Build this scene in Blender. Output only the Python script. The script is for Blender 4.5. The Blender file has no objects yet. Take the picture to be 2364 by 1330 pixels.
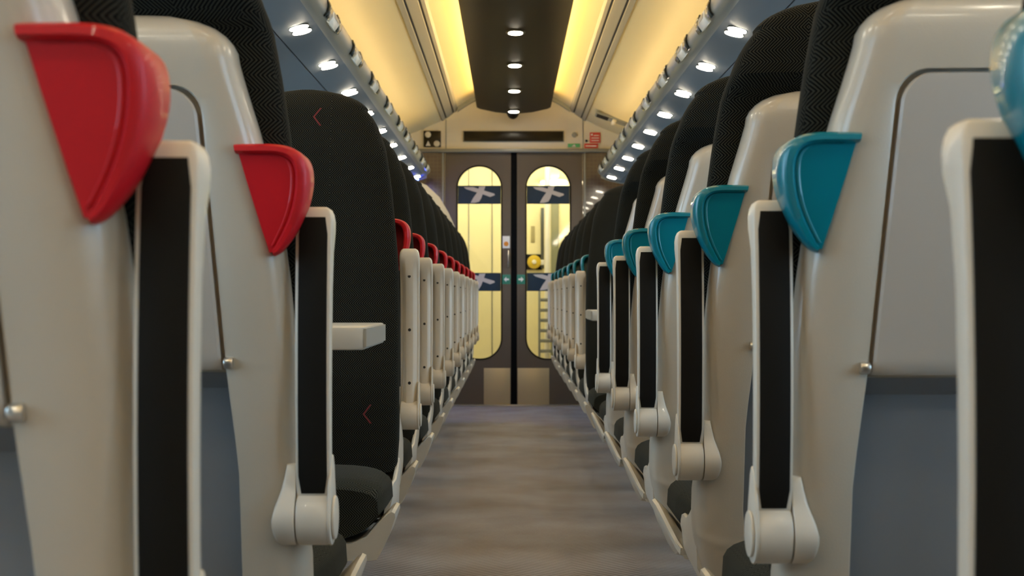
import bpy, bmesh, math, random
from mathutils import Vector, Matrix
random.seed(4)
sc = bpy.context.scene
COL = sc.collection
PI = math.pi

# ------------------------------------------------------------ camera, world, exposure
F = 3300.0            # focal length in pixels of the 2364 px wide frame
CAM_X, CAM_H = -0.03, 0.86
cam = bpy.data.cameras.new('camera')
cam.sensor_fit = 'HORIZONTAL'; cam.sensor_width = 36.0
cam.lens = 36.0 * F / 2364.0
cam.clip_start = 0.05
cam.dof.use_dof = True
cam.dof.focus_distance = 3.0
cam.dof.aperture_fstop = 10.0
co = bpy.data.objects.new('camera', cam); COL.objects.link(co)
co.location = (CAM_X, 0, CAM_H)
co.rotation_euler = (PI/2 + 21.0/F, 0, -5.0/F)
sc.camera = co

w = bpy.data.worlds.new('daylight'); sc.world = w; w.use_nodes = True
bg = w.node_tree.nodes['Background']
bg.inputs['Color'].default_value = (0.46, 0.70, 1.0, 1)
bg.inputs['Strength'].default_value = 2.9
sc.view_settings.view_transform = 'Standard'
sc.view_settings.look = 'None'
sc.view_settings.gamma = 1.0
sc.view_settings.use_curve_mapping = False
sc.view_settings.exposure = 1.2
DOWN_E = 40.0         # downlight lens emission
COVE_E = 11.0          # warm cove strips

# ------------------------------------------------------------ materials
def mat(name, col, rough=0.5, metal=0.0, coat=0.0, spec=0.5):
    m = bpy.data.materials.new(name); m.use_nodes = True
    b = m.node_tree.nodes['Principled BSDF']
    b.inputs['Base Color'].default_value = (*col, 1)
    b.inputs['Roughness'].default_value = rough
    b.inputs['Metallic'].default_value = metal
    b.inputs['Coat Weight'].default_value = coat
    b.inputs['Specular IOR Level'].default_value = spec
    return m
def N(m, t, **kw):
    n = m.node_tree.nodes.new(t)
    for k, v in kw.items(): setattr(n, k, v)
    return n
def L(m, a, b): m.node_tree.links.new(a, b)
def bsdf(m): return m.node_tree.nodes['Principled BSDF']
def add_bump(m, scale, strength, dist=0.001, detail=2):
    tc = N(m, 'ShaderNodeTexCoord'); nz = N(m, 'ShaderNodeTexNoise'); bp = N(m, 'ShaderNodeBump')
    nz.inputs['Scale'].default_value = scale; nz.inputs['Detail'].default_value = detail
    bp.inputs['Strength'].default_value = strength; bp.inputs['Distance'].default_value = dist
    L(m, tc.outputs['Object'], nz.inputs['Vector']); L(m, nz.outputs['Fac'], bp.inputs['Height'])
    L(m, bp.outputs['Normal'], bsdf(m).inputs['Normal'])
def add_mottle(m, scale, c1, c2, lo=0.35, hi=0.65):
    tc = N(m, 'ShaderNodeTexCoord'); nz = N(m, 'ShaderNodeTexNoise'); cr = N(m, 'ShaderNodeValToRGB')
    nz.inputs['Scale'].default_value = scale; nz.inputs['Detail'].default_value = 5
    cr.color_ramp.elements[0].position = lo; cr.color_ramp.elements[0].color = (*c1, 1)
    cr.color_ramp.elements[1].position = hi; cr.color_ramp.elements[1].color = (*c2, 1)
    L(m, tc.outputs['Object'], nz.inputs['Vector']); L(m, nz.outputs['Fac'], cr.inputs['Fac'])
    L(m, cr.outputs['Color'], bsdf(m).inputs['Base Color'])
def M2(m, op, a, b=None, c=None):
    n = N(m, 'ShaderNodeMath', operation=op)
    for i, v in enumerate((a, b, c)):
        if v is None: continue
        if isinstance(v, (int, float)): n.inputs[i].default_value = v
        else: L(m, v, n.inputs[i])
    return n.outputs[0]
def emis(name, col, s):
    m = bpy.data.materials.new(name); m.use_nodes = True
    nt = m.node_tree; nt.nodes.clear()
    e = nt.nodes.new('ShaderNodeEmission'); o = nt.nodes.new('ShaderNodeOutputMaterial')
    e.inputs[0].default_value = (*col, 1); e.inputs[1].default_value = s
    nt.links.new(e.outputs[0], o.inputs[0]); return m

shell_m = mat('seat_shell_plastic', (0.475, 0.415, 0.325), 0.30, 0, 0.4)
bsdf(shell_m).inputs['Coat Roughness'].default_value = 0.16
add_bump(shell_m, 420, 0.22, 0.0006)
tray_m = mat('tray_plastic', (0.43, 0.39, 0.335), 0.38, 0, 0.2); add_bump(tray_m, 420, 0.2, 0.0005)
recess_shade_m = mat('recess_shade_grey', (0.20, 0.215, 0.24), 0.45)  # shade under the tray put into a darker sheet colour
arm_m = mat('armrest_plastic', (0.60, 0.545, 0.45), 0.42, 0, 0.15); add_bump(arm_m, 700, 0.15, 0.0004)
pan_m = mat('seat_pan_plastic', (0.56, 0.52, 0.44), 0.38, 0, 0.3)
pad_m = mat('armrest_pad_rubber', (0.0065, 0.0050, 0.0030), 0.75, spec=0.18); add_bump(pad_m, 900, 0.25, 0.0004)
screw_m = mat('screw_hole_dark', (0.02, 0.018, 0.015), 0.6)
teal_m = mat('teal_grip_plastic', (0.0, 0.165, 0.215), 0.28, 0, 0.3)
red_m = mat('red_grip_plastic', (0.50, 0.003, 0.008), 0.48, 0, 0.1, 0.35)
metal_m = mat('brushed_metal', (0.62, 0.60, 0.55), 0.28, 0.9)
foot_m = mat('seat_support_metal', (0.10, 0.10, 0.10), 0.5, 0.6)
table_m = mat('table_laminate', (0.55, 0.53, 0.47), 0.3, 0, 0.3)
edge_m = mat('table_edge_metal', (0.50, 0.47, 0.40), 0.35, 0.4)

def herringbone(name, base, light):
    m = mat(name, base, 0.95, spec=0.08)
    tc = N(m, 'ShaderNodeTexCoord'); sp = N(m, 'ShaderNodeSeparateXYZ'); L(m, tc.outputs['Object'], sp.inputs[0])
    x, y, z = sp.outputs
    geo = N(m, 'ShaderNodeNewGeometry'); vt = N(m, 'ShaderNodeVectorTransform', vector_type='NORMAL', convert_from='WORLD', convert_to='OBJECT')
    L(m, geo.outputs['True Normal'], vt.inputs[0]); sn = N(m, 'ShaderNodeSeparateXYZ'); L(m, vt.outputs[0], sn.inputs[0])
    side = M2(m, 'GREATER_THAN', M2(m, 'ABSOLUTE', sn.outputs[0]), 0.75)
    flat = M2(m, 'GREATER_THAN', M2(m, 'ABSOLUTE', sn.outputs[2]), 0.75)
    u = M2(m, 'ADD', M2(m, 'MULTIPLY', side, y), M2(m, 'MULTIPLY', M2(m, 'SUBTRACT', 1.0, side), M2(m, 'ABSOLUTE', M2(m, 'ADD', x, 0.063))))
    v = M2(m, 'ADD', M2(m, 'MULTIPLY', flat, y), M2(m, 'MULTIPLY', M2(m, 'SUBTRACT', 1.0, flat), z))
    zz = M2(m, 'PINGPONG', v, 0.0180)
    ph = M2(m, 'FRACT', M2(m, 'DIVIDE', M2(m, 'ADD', u, zz), 0.0052))
    st = M2(m, 'MULTIPLY', M2(m, 'PINGPONG', ph, 0.5), 2.0)
    st = M2(m, 'SMOOTHSTEP', st) if False else st
    cr = N(m, 'ShaderNodeValToRGB')
    cr.color_ramp.elements[0].position = 0.40; cr.color_ramp.elements[0].color = (*base, 1)
    cr.color_ramp.elements[1].position = 0.68; cr.color_ramp.elements[1].color = (*light, 1)
    L(m, st, cr.inputs[0])
    # little red chevrons woven in at two heights
    red = None
    for (x0, z0) in ((-0.023, 1.276), (-0.150, 0.60)):
        dz = M2(m, 'ABSOLUTE', M2(m, 'SUBTRACT', z, z0))
        d = M2(m, 'ABSOLUTE', M2(m, 'ADD', M2(m, 'SUBTRACT', x, x0), M2(m, 'MULTIPLY', dz, 0.75)))
        k = M2(m, 'MULTIPLY', M2(m, 'LESS_THAN', d, 0.0022), M2(m, 'LESS_THAN', dz, 0.021))
        red = k if red is None else M2(m, 'MAXIMUM', red, k)
    mx = N(m, 'ShaderNodeMix', data_type='RGBA')
    L(m, M2(m, 'MULTIPLY', red, 0.8), mx.inputs[0]); L(m, cr.outputs[0], mx.inputs[6]); mx.inputs[7].default_value = (0.16, 0.03, 0.03, 1)
    L(m, mx.outputs[2], bsdf(m).inputs['Base Color'])
    bp = N(m, 'ShaderNodeBump'); bp.inputs['Strength'].default_value = 0.5; bp.inputs['Distance'].default_value = 0.0008
    L(m, st, bp.inputs['Height']); L(m, bp.outputs[0], bsdf(m).inputs['Normal'])
    bsdf(m).inputs['Sheen Weight'].default_value = 0.02; bsdf(m).inputs['Sheen Roughness'].default_value = 0.4
    return m
fabric_m = herringbone('herringbone_fabric', (0.0012, 0.0012, 0.0013), (0.031, 0.030, 0.022))
cushion_m = herringbone('cushion_herringbone_fabric', (0.008, 0.0085, 0.007), (0.052, 0.053, 0.042))

ceil_m = mat('ceiling_panel_cream', (0.74, 0.61, 0.33), 0.45); add_bump(ceil_m, 3.0, 0.25, 0.01)
dark_panel_m = mat('ceiling_spine_brown', (0.018, 0.012, 0.004), 0.5, spec=0.2)
rack_m = mat('rack_blue_grey', (0.165, 0.175, 0.18), 0.6, 0.0, 0, 0.3)
nose_m = mat('rack_nose_grey', (0.30, 0.285, 0.235), 0.32, 0.2)
seam_m = mat('seam_black', (0.008, 0.008, 0.008), 0.7)
wall_m = mat('wall_laminate_pale', (0.50, 0.50, 0.47), 0.45)
cream_m = mat('bulkhead_cream', (0.70, 0.64, 0.50), 0.5)
door_m = mat('door_taupe', (0.105, 0.080, 0.056), 0.45)
brown_m = mat('end_wall_brown', (0.085, 0.06, 0.042), 0.2, 0, 0.5)
tcb = N(brown_m, 'ShaderNodeTexCoord'); bk = N(brown_m, 'ShaderNodeTexBrick')
bk.offset = 0.0; bk.inputs['Scale'].default_value = 1.0; bk.inputs['Brick Width'].default_value = 0.03; bk.inputs['Row Height'].default_value = 0.03
bk.inputs['Mortar Size'].default_value = 0.0025
bk.inputs['Color1'].default_value = (0.075, 0.050, 0.038, 1); bk.inputs['Color2'].default_value = (0.085, 0.058, 0.045, 1); bk.inputs['Mortar'].default_value = (0.10, 0.075, 0.058, 1)
mpb = N(brown_m, 'ShaderNodeMapping'); mpb.inputs['Rotation'].default_value = (PI/2, 0, 0)
L(brown_m, tcb.outputs['Object'], mpb.inputs[0]); L(brown_m, mpb.outputs[0], bk.inputs[0]); L(brown_m, bk.outputs[0], bsdf(brown_m).inputs['Base Color'])
kick_m = mat('kick_plate_reflection_gold', (0.62, 0.50, 0.29), 0.38, 0.5)  # golden reflection put into the plate colour
trim_m = mat('trim_grey', (0.26, 0.27, 0.25), 0.4, 0.3)
rubber_m = mat('black_rubber', (0.0025, 0.0025, 0.0025), 0.8, spec=0.1)
display_m = mat('display_black_glass', (0.012, 0.008, 0.002), 0.3, 0, 0.0, 0.3)
navy_m = mat('navy_vinyl_band', (0.0, 0.019, 0.042), 0.5)
logo_m = mat('pale_logo_vinyl', (0.50, 0.44, 0.40), 0.5)
green_m = mat('green_sign', (0.03, 0.20, 0.13), 0.5)
green2_m = mat('bright_green_sticker', (0.08, 0.42, 0.16), 0.5)
redsign_m = mat('red_sign', (0.60, 0.05, 0.03), 0.5)
white_m = mat('white_print', (0.75, 0.72, 0.66), 0.5)
orange_m = mat('orange_print', (0.65, 0.22, 0.02), 0.5)
yellow_m = mat('yellow_paint', (0.60, 0.42, 0.02), 0.4)
vest_m = mat('vestibule_cream', (0.80, 0.72, 0.44), 0.5)
chrome_m = mat('polished_metal', (0.7, 0.7, 0.68), 0.15, 1.0)
plate_m = mat('number_plate_pale', (0.80, 0.77, 0.66), 0.25, 0, 0.3)
led_dark_m = mat('reservation_display_dark', (0.012, 0.02, 0.018), 0.2, 0, 0.5)
lens_m = emis('downlight_lens', (1.0, 0.89, 0.68), DOWN_E)
cove_m = emis('cove_strip_light', (1.0, 0.69, 0.27), COVE_E)
vlight_m = emis('vestibule_lamp', (1.0, 0.88, 0.55), 30)
blue_m = emis('blue_indicator', (0.03, 0.06, 1.0), 60)
rim_m = mat('lamp_rim', (0.12, 0.13, 0.13), 0.3, 0.6)

def glass(name, tint):
    m = bpy.data.materials.new(name); m.use_nodes = True
    nt = m.node_tree; nt.nodes.clear()
    o = nt.nodes.new('ShaderNodeOutputMaterial'); t = nt.nodes.new('ShaderNodeBsdfTransparent'); g = nt.nodes.new('ShaderNodeBsdfGlossy')
    mx = nt.nodes.new('ShaderNodeMixShader'); fr = nt.nodes.new('ShaderNodeFresnel')
    t.inputs[0].default_value = (*tint, 1); g.inputs['Roughness'].default_value = 0.03; fr.inputs[0].default_value = 1.45
    nt.links.new(fr.outputs[0], mx.inputs[0]); nt.links.new(t.outputs[0], mx.inputs[1]); nt.links.new(g.outputs[0], mx.inputs[2]); nt.links.new(mx.outputs[0], o.inputs[0])
    return m
glass_m = glass('clear_glass', (0.95, 0.97, 0.95))

# carpet: grey with slanted ribs, warped and worn
carpet_m = mat('ribbed_grey_carpet', (0.3, 0.29, 0.29), 0.9, spec=0.2)
tc = N(carpet_m, 'ShaderNodeTexCoord'); sp = N(carpet_m, 'ShaderNodeSeparateXYZ'); L(carpet_m, tc.outputs['Object'], sp.inputs[0])
zx = M2(carpet_m, 'PINGPONG', M2(carpet_m, 'ADD', sp.outputs[0], 2.14), 0.21)
ph = M2(carpet_m, 'FRACT', M2(carpet_m, 'DIVIDE', M2(carpet_m, 'ADD', sp.outputs[1], M2(carpet_m, 'MULTIPLY', zx, 0.85)), 0.028))
st = M2(carpet_m, 'MULTIPLY', M2(carpet_m, 'PINGPONG', ph, 0.5), 2.0)
cr = N(carpet_m, 'ShaderNodeValToRGB')
cr.color_ramp.elements[0].position = 0.25; cr.color_ramp.elements[0].color = (0.215, 0.205, 0.21, 1)
cr.color_ramp.elements[1].position = 0.75; cr.color_ramp.elements[1].color = (0.50, 0.485, 0.495, 1)
L(carpet_m, st, cr.inputs[0])
nz = N(carpet_m, 'ShaderNodeTexNoise'); nz.inputs['Scale'].default_value = 4.0; nz.inputs['Detail'].default_value = 6; L(carpet_m, tc.outputs['Object'], nz.inputs[0])
cr2 = N(carpet_m, 'ShaderNodeValToRGB'); cr2.color_ramp.elements[0].position = 0.3; cr2.color_ramp.elements[0].color = (0.82, 0.76, 0.70, 1); cr2.color_ramp.elements[1].position = 0.7; cr2.color_ramp.elements[1].color = (1, 1, 1, 1)
L(carpet_m, nz.outputs['Fac'], cr2.inputs[0])
mx = N(carpet_m, 'ShaderNodeMix', data_type='RGBA', blend_type='MULTIPLY'); mx.inputs[0].default_value = 1
L(carpet_m, cr.outputs[0], mx.inputs[6]); L(carpet_m, cr2.outputs[0], mx.inputs[7]); L(carpet_m, mx.outputs[2], bsdf(carpet_m).inputs['Base Color'])

# ------------------------------------------------------------ mesh helpers
def obj(name, bm, m, parent=None, smooth=True, ang=38):
    bmesh.ops.recalc_face_normals(bm, faces=bm.faces)
    me = bpy.data.meshes.new(name); bm.to_mesh(me); bm.free()
    ms = m if isinstance(m, (list, tuple)) else [m]
    for x in ms: me.materials.append(x)
    if smooth:
        me.shade_smooth(); me.set_sharp_from_angle(angle=math.radians(ang))
    o = bpy.data.objects.new(name, me); COL.objects.link(o)
    if parent: o.parent = parent
    return o
def thing(name, label, cat, loc=(0, 0, 0), rz=0, group=None):
    o = bpy.data.objects.new(name, None); COL.objects.link(o); o.empty_display_size = 0.1
    o.location = loc; o.rotation_euler = (0, 0, rz); o['label'] = label; o['category'] = cat
    if group: o['group'] = group
    return o
def tag(o, label, cat, group=None):
    o['label'] = label; o['category'] = cat
    if group: o['group'] = group
    return o
def struct(name, bm, m, parent=None, **k):
    o = obj(name, bm, m, parent, **k)
    if parent is None: o['kind'] = 'structure'
    return o
def box(bm, a, b, bev=0.0, seg=2):
    lo = [min(a[i], b[i]) for i in range(3)]; hi = [max(a[i], b[i]) for i in range(3)]
    r = bmesh.ops.create_cube(bm, size=1.0)
    vs = r['verts']
    for v in vs:
        v.co = Vector([lo[i] + (v.co[i] + 0.5) * (hi[i] - lo[i]) for i in range(3)])
    if bev > 0:
        es = list({e for v in vs for e in v.link_edges})
        bmesh.ops.bevel(bm, geom=es, offset=bev, segments=seg, affect='EDGES', profile=0.5)
    return bm
def B(a, b, bev=0.0, seg=2): return box(bmesh.new(), a, b, bev, seg)
def loft(bm, rings, cap=True, closed=True):
    vr = [[bm.verts.new(p) for p in r] for r in rings]
    n = len(vr[0])
    for i in range(len(vr) - 1):
        for j in range(n if closed else n - 1):
            k = (j + 1) % n
            try: bm.faces.new((vr[i][j], vr[i][k], vr[i+1][k], vr[i+1][j]))
            except ValueError: pass
    if cap:
        for r in (vr[0], vr[-1]):
            try: bm.faces.new(r)
            except ValueError: pass
    return bm
def cyl(bm, c, r, h, axis='Z', seg=32, bev=0.0, sx=1.0, sy=1.0):
    """cylinder centred on c, length h along axis"""
    prof = [(-h/2, r)] if bev <= 0 else [(-h/2, r - bev), (-h/2 + bev*0.3, r - bev*0.3), (-h/2 + bev, r)]
    prof = prof + [(-t, q) for (t, q) in reversed(prof)]
    rings = []
    for t, q in prof:
        ring = []
        for i in range(seg):
            a = 2*PI*i/seg
            u, v = q*math.cos(a)*sx, q*math.sin(a)*sy
            p = {'Z': (u, v, t), 'X': (t, u, v), 'Y': (u, t, v)}[axis]
            ring.append((c[0]+p[0], c[1]+p[1], c[2]+p[2]))
        rings.append(ring)
    return loft(bm, rings)
def prism(bm, pts, axis, a, b, bev=0.0, seg=2):
    """closed 2-D outline extruded from a to b along axis ('Y': pts are x,z ; 'Z': x,y ; 'X': y,z)"""
    def P(p, t): return {'Y': (p[0], t, p[1]), 'Z': (p[0], p[1], t), 'X': (t, p[0], p[1])}[axis]
    v1 = [bm.verts.new(P(p, a)) for p in pts]; v2 = [bm.verts.new(P(p, b)) for p in pts]
    f1 = bm.faces.new(v1); f2 = bm.faces.new(v2)
    n = len(pts)
    for i in range(n): bm.faces.new((v1[i], v1[(i+1) % n], v2[(i+1) % n], v2[i]))
    if bev > 0:
        es = list(f1.edges) + list(f2.edges)
        bmesh.ops.recalc_face_normals(bm, faces=bm.faces)
        bmesh.ops.bevel(bm, geom=es, offset=bev, segments=seg, affect='EDGES', profile=0.5)
    return bm
def interp(tab, z):
    if z <= tab[0][0]: return tab[0][1]
    for (a, va), (b, vb) in zip(tab, tab[1:]):
        if z <= b: return va + (vb - va) * (z - a) / (b - a)
    return tab[-1][1]
def smoothtab(tab, z, h=0.03):
    return sum(interp(tab, z + d*h) for d in (-1, -0.5, 0, 0.5, 1)) / 5.0

# ------------------------------------------------------------ the seat (local frame: faces +y, aisle side on -x, z up from the floor)
YR = [(0.30, 0.050), (0.42, 0.018), (0.50, 0.004), (0.60, -0.006), (0.80, -0.028), (1.00, -0.062), (1.20, -0.100), (1.35, -0.125)]
WS = [(0.30, 0.185), (0.36, 0.205), (0.42, 0.222), (0.47, 0.231), (0.54, 0.231), (0.60, 0.221), (0.64, 0.217), (0.80, 0.215), (0.913, 0.206), (1.05, 0.180), (1.12, 0.160), (1.20, 0.140)]
WC = [(0.45, 0.220), (0.55, 0.227), (0.80, 0.226), (0.94, 0.220), (1.05, 0.209), (1.12, 0.201), (1.20, 0.188), (1.25, 0.170), (1.28, 0.155), (1.30, 0.138), (1.33, 0.105), (1.345, 0.05)]
yr = lambda z: smoothtab(YR, z)
ZT = 1.113   # top of the tray recess
def wi(z):
    b = interp([(0.30, 0.135), (0.50, 0.150), (0.65, 0.148), (0.768, 0.135), (1.10, 0.114)], z)
    r = 0.034
    if z > ZT - r: b -= r - math.sqrt(max(0.0, r*r - (z - ZT + r)**2))
    return b
def depth(z):
    if z > ZT: return 0.0
    if z > 0.768: return 0.013
    return 0.020 + 0.034 * min(1, (0.768 - z) / 0.01) * interp([(0.34, 0.0), (0.42, 0.45), (0.6, 0.8), (0.76, 1.0)], z)
def shell_bm(mir):
    bm = bmesh.new(); rings = []
    zs = [0.335, 0.345, 0.36] + [0.372+0.004*i for i in range(28)] + [0.49, 0.50, 0.53, 0.56, 0.60, 0.64, 0.68, 0.72, 0.745, 0.766, 0.7685, 0.80]
    zs += [0.80 + 0.04*i for i in range(1, 7)]
    zs += [1.06, 1.079, 1.086, 1.093, 1.099, 1.104, 1.108, 1.111, 1.1129, 1.1131, 1.13, 1.145]
    top = [(1.158, 0.152, 0.001), (1.168, 0.147, 0.003), (1.177, 0.139, 0.006), (1.185, 0.128, 0.011), (1.192, 0.112, 0.018), (1.197, 0.09, 0.027), (1.200, 0.055, 0.038)]
    rows = [(z, smoothtab(WS, z, 0.02), 0.0) for z in zs] + top
    for z, w0, curl in rows:
        y0 = yr(z) + curl
        if z < 0.36: y0 += (0.36 - z) * 0.9
        d = depth(z); q = wi(z) if d > 0 else (min(w0*0.72, wi(1.1129)) if z < 1.125 else w0*0.72)
        yf = yr(z) + 0.075
        c = min(1.0, w0/0.15)
        half = [(w0-0.010*c, yf), (w0, yf-0.012), (w0+0.0005, yr(z)+0.050+curl*.3), (w0, y0+0.034), (w0-0.0035, y0+0.018), (w0-0.011, y0+0.007), (w0-0.022*c, y0+0.0015), (w0-0.036*c, y0)]
        qq = min(q, w0-0.040*c)
        half += [(qq+0.0035, y0), (qq+0.0008, y0+min(0.002, d)), (qq, y0+d), (qq*0.96, y0+d), (qq*0.5, y0+d-0.002 if d else y0-0.003), (0.0, y0+d-0.003 if d else y0-0.004)]
        if 0.37 < z < 0.50:                                   # raised rib curving round the foot of the shell
            half = [(x, y - 0.0035*math.exp(-((z - 0.398 - 0.060*(x/0.23)**2)/0.006)**2) if y < y0+0.03 else y) for x, y in half]
        ring = [(x, y, z) for x, y in half] + [(-x, y, z) for x, y in reversed(half[:-1])]
        rings.append(ring)
    loft(bm, rings)
    return bm
def tray_bm():
    """table flap folded up into the seat back"""
    bm = bmesh.new(); g = 0.0042
    rows = [0.7705, 0.776, 0.79, 0.83, 0.88, 0.93, 0.98, 1.03, 1.06, 1.079, 1.086, 1.093, 1.099, 1.104, 1.1075, 1.1088]
    def ring(z, inset, dy):
        y0 = yr(z); zz = min(ZT, z + g*0.9)
        ww = wi(zz) - g - inset
        return [(ww, y0+0.0115), (ww, y0+0.001+dy), (ww-0.003, y0-0.002+dy), (ww*0.5, y0-0.005+dy), (0, y0-0.006+dy), (-ww*0.5, y0-0.005+dy), (-ww+0.003, y0-0.002+dy), (-ww, y0+0.001+dy), (-ww, y0+0.0115)], z
    rings = []
    for i, z in enumerate(rows):
        dy = 0.004 if i in (0, len(rows)-1) else 0.0
        r, zz = ring(z, 0, dy)
        rings.append([(x, y, zz) for x, y in r])
    return loft(bm, rings)
def recess_shade_bm():
    """added blue-grey sheet standing in for the shade below the tray"""
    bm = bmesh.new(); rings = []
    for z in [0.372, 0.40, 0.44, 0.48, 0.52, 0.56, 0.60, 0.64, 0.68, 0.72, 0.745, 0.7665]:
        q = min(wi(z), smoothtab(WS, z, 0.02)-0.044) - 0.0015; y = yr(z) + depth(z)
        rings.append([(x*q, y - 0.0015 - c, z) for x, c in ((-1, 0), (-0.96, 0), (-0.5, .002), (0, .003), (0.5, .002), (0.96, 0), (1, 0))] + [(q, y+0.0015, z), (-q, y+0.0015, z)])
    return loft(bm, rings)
def back_bm():
    bm = bmesh.new(); rings = []
    zs = [0.47 + 0.035*i for i in range(20)] + [1.165, 1.19, 1.207, 1.225, 1.25, 1.265, 1.28, 1.29, 1.297, 1.303, 1.309, 1.315, 1.322, 1.329, 1.336, 1.342, 1.3455]
    n = 40
    for z in zs:
        w0 = smoothtab(WC, z, 0.012)
        if z > 1.285: w0 = min(w0 if z < 1.30 else 1, 0.147 * math.sqrt(max(0.02, 1 - ((z-1.285)/0.0612)**2))) 
        yb = yr(z) + (0.055 if z < 1.185 else 0.055 - 0.047*min(1, (z-1.185)/0.035))
        yf = yr(z) + 0.135 + 0.02*math.exp(-((z-0.66)/0.12)**2) + 0.008*math.exp(-((z-1.2)/0.08)**2)
        if z > 1.27:
            t = (z-1.27)/0.0755; s = 1 - 0.5*t*t*t
            mid = (yb+yf)/2 - 0.004*t; yb = mid + (yb-(yb+yf)/2)*s; yf = mid + (yf-mid)*s
        cy, hy = (yb+yf)/2, (yf-yb)/2
        ring = []
        for i in range(n):
            a = 2*PI*i/n
            c, s = math.cos(a), math.sin(a)
            e = 2.0/4.6
            ring.append((w0*math.copysign(abs(c)**e, c), cy + hy*math.copysign(abs(s)**(2.0/3.2), s), z))
        rings.append(ring)
    return loft(bm, rings)
def cushion_bm():
    bm = bmesh.new(); rings = []
    ys = [0.06, 0.065, 0.10, 0.16, 0.24, 0.32, 0.40, 0.44, 0.47, 0.49, 0.505, 0.515, 0.522, 0.526]
    n = 32
    for y in ys:
        t = max(0.0, (y-0.42)/0.106)
        zt = 0.460 + 0.048*math.sin(min(1, y/0.38)*PI*0.5) - 0.022*t**3.5
        zb = 0.392 - 0.014*min(1, y/0.3) + 0.004*t**3
        w0 = 0.205 + 0.025*max(0, min(1, (y-0.2)/0.1)) - 0.012*t**3
        cz, hz = (zt+zb)/2, (zt-zb)/2
        ring = []
        for i in range(n):
            a = 2*PI*i/n; c, s = math.cos(a), math.sin(a)
            zz = cz + hz*math.copysign(abs(s)**(2/4.4), s)
            xx = w0*math.copysign(abs(c)**(2/4.5), c)
            xx *= 1 - 0.20*max(0, (cz - zz)/hz)*min(1, y/0.3)          # narrower towards the pan
            ring.append((xx, y, zz))
        rings.append(ring)
    return loft(bm, rings)
def bucket_bm():
    bm = bmesh.new(); rings = []
    for y, zt, w0, zb in ((0.055, 0.50, 0.226, 0.352), (0.09, 0.495, 0.2285, 0.35), (0.13, 0.478, 0.2285, 0.35), (0.18, 0.462, 0.228, 0.352), (0.235, 0.461, 0.227, 0.356), (0.262, 0.456, 0.226, 0.365), (0.272, 0.445, 0.225, 0.375)):
        zi = min(0.388, zt-0.02)
        half = [(0, zb), (w0-0.05, zb), (w0-0.018, zb+0.012), (w0-0.004, zb+0.04), (w0, zt-0.012), (w0-0.002, zt-0.002), (w0-0.006, zt), (w0-0.010, zt-0.002), (w0-0.013, zt-0.012), (w0-0.020, zi+0.001), (0, zi)]
        rings.append([(x, y, z) for x, z in half] + [(-x, y, z) for x, z in reversed(half[1:-1])])
    return loft(bm, rings)
def pan_bm():
    """light moulding under the front of the cushion, with a slanting lip at each side"""
    bm = bmesh.new(); rings = []
    for y, s in ((0.28, 0.0), (0.36, 0.05), (0.39, 0.35), (0.42, 0.80), (0.445, 1), (0.49, 1), (0.520, 1), (0.530, 0.97), (0.536, 0.90)):
        zl = 0.385 + 0.062*s; xl = 0.225 + 0.030*s
        zb = 0.345 + (1-s)*0.020
        half = [(0, zb), (0.205, zb), (0.216, zb+0.003), (0.222, zb+0.012), (0.2235+0.020*s, zb+0.058*max(s, .4)), (xl, zl-0.010), (xl-0.001, zl-0.002), (xl-0.007, zl+0.001), (xl-0.014, zl-0.003), (xl-0.026, zl-0.014*s-0.002), (0.214, 0.386+0.030*s), (0.195, 0.381+0.012*s), (0.165, 0.379), (0, 0.379)]
        rings.append([(x, y, z) for x, z in half] + [(-x, y, z) for x, z in reversed(half[1:-1])])
    return loft(bm, rings)
AX = -0.2425      # armrest centre
HZ = 0.586        # hinge height
def bow(z):        # the raised armrest is slightly bowed, seen from the side
    t = (z - HZ) / 0.386
    return 0.012 - 0.026*t*(1-t)*2 + 0.002*t
def arm_bm():
    bm = bmesh.new(); rings = []
    zs = [HZ-0.005, HZ+0.02, HZ+0.045, HZ+0.065, HZ+0.10, HZ+0.16, HZ+0.22, HZ+0.28, HZ+0.33, HZ+0.355, HZ+0.368, HZ+0.377, HZ+0.383, HZ+0.386]
    for i, z in enumerate(zs):
        y0 = bow(z) - 0.030; k = interp([(HZ, 0.0205), (HZ+0.06, 0.0215), (HZ+0.30, 0.0222), (HZ+0.35, 0.0225)], z)
        yf = y0 + interp([(HZ, 0.036), (HZ+0.08, 0.034), (HZ+0.30, 0.036), (HZ+0.35, 0.044)], z)
        e = 0.0
        if i >= len(zs)-3: e = (0.0015, 0.004, 0.008)[i-(len(zs)-3)]
        k -= e; y0 += e; yf -= e
        cap = z > HZ+0.352
        ch = 0.0 if cap else 0.011
        half = [(k-0.004, y0), (k-0.001, y0+0.0015), (k, y0+0.005), (k, yf-ch-0.004), (k-0.001, yf-ch-0.001), (k-0.004, yf-ch)]
        half += [(k-0.005, yf-ch), (k-0.006, yf-ch*0.9), (k-0.0125, yf-0.001 if not cap else yf), (k-0.015, yf), (0, yf)]
        ring = [(AX+x, y, z) for x, y in half] + [(AX-x, y, z) for x, y in reversed(half[:-1])]
        ring.append((AX, y0, z))
        rings.append(ring)
    return loft(bm, rings)
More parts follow.
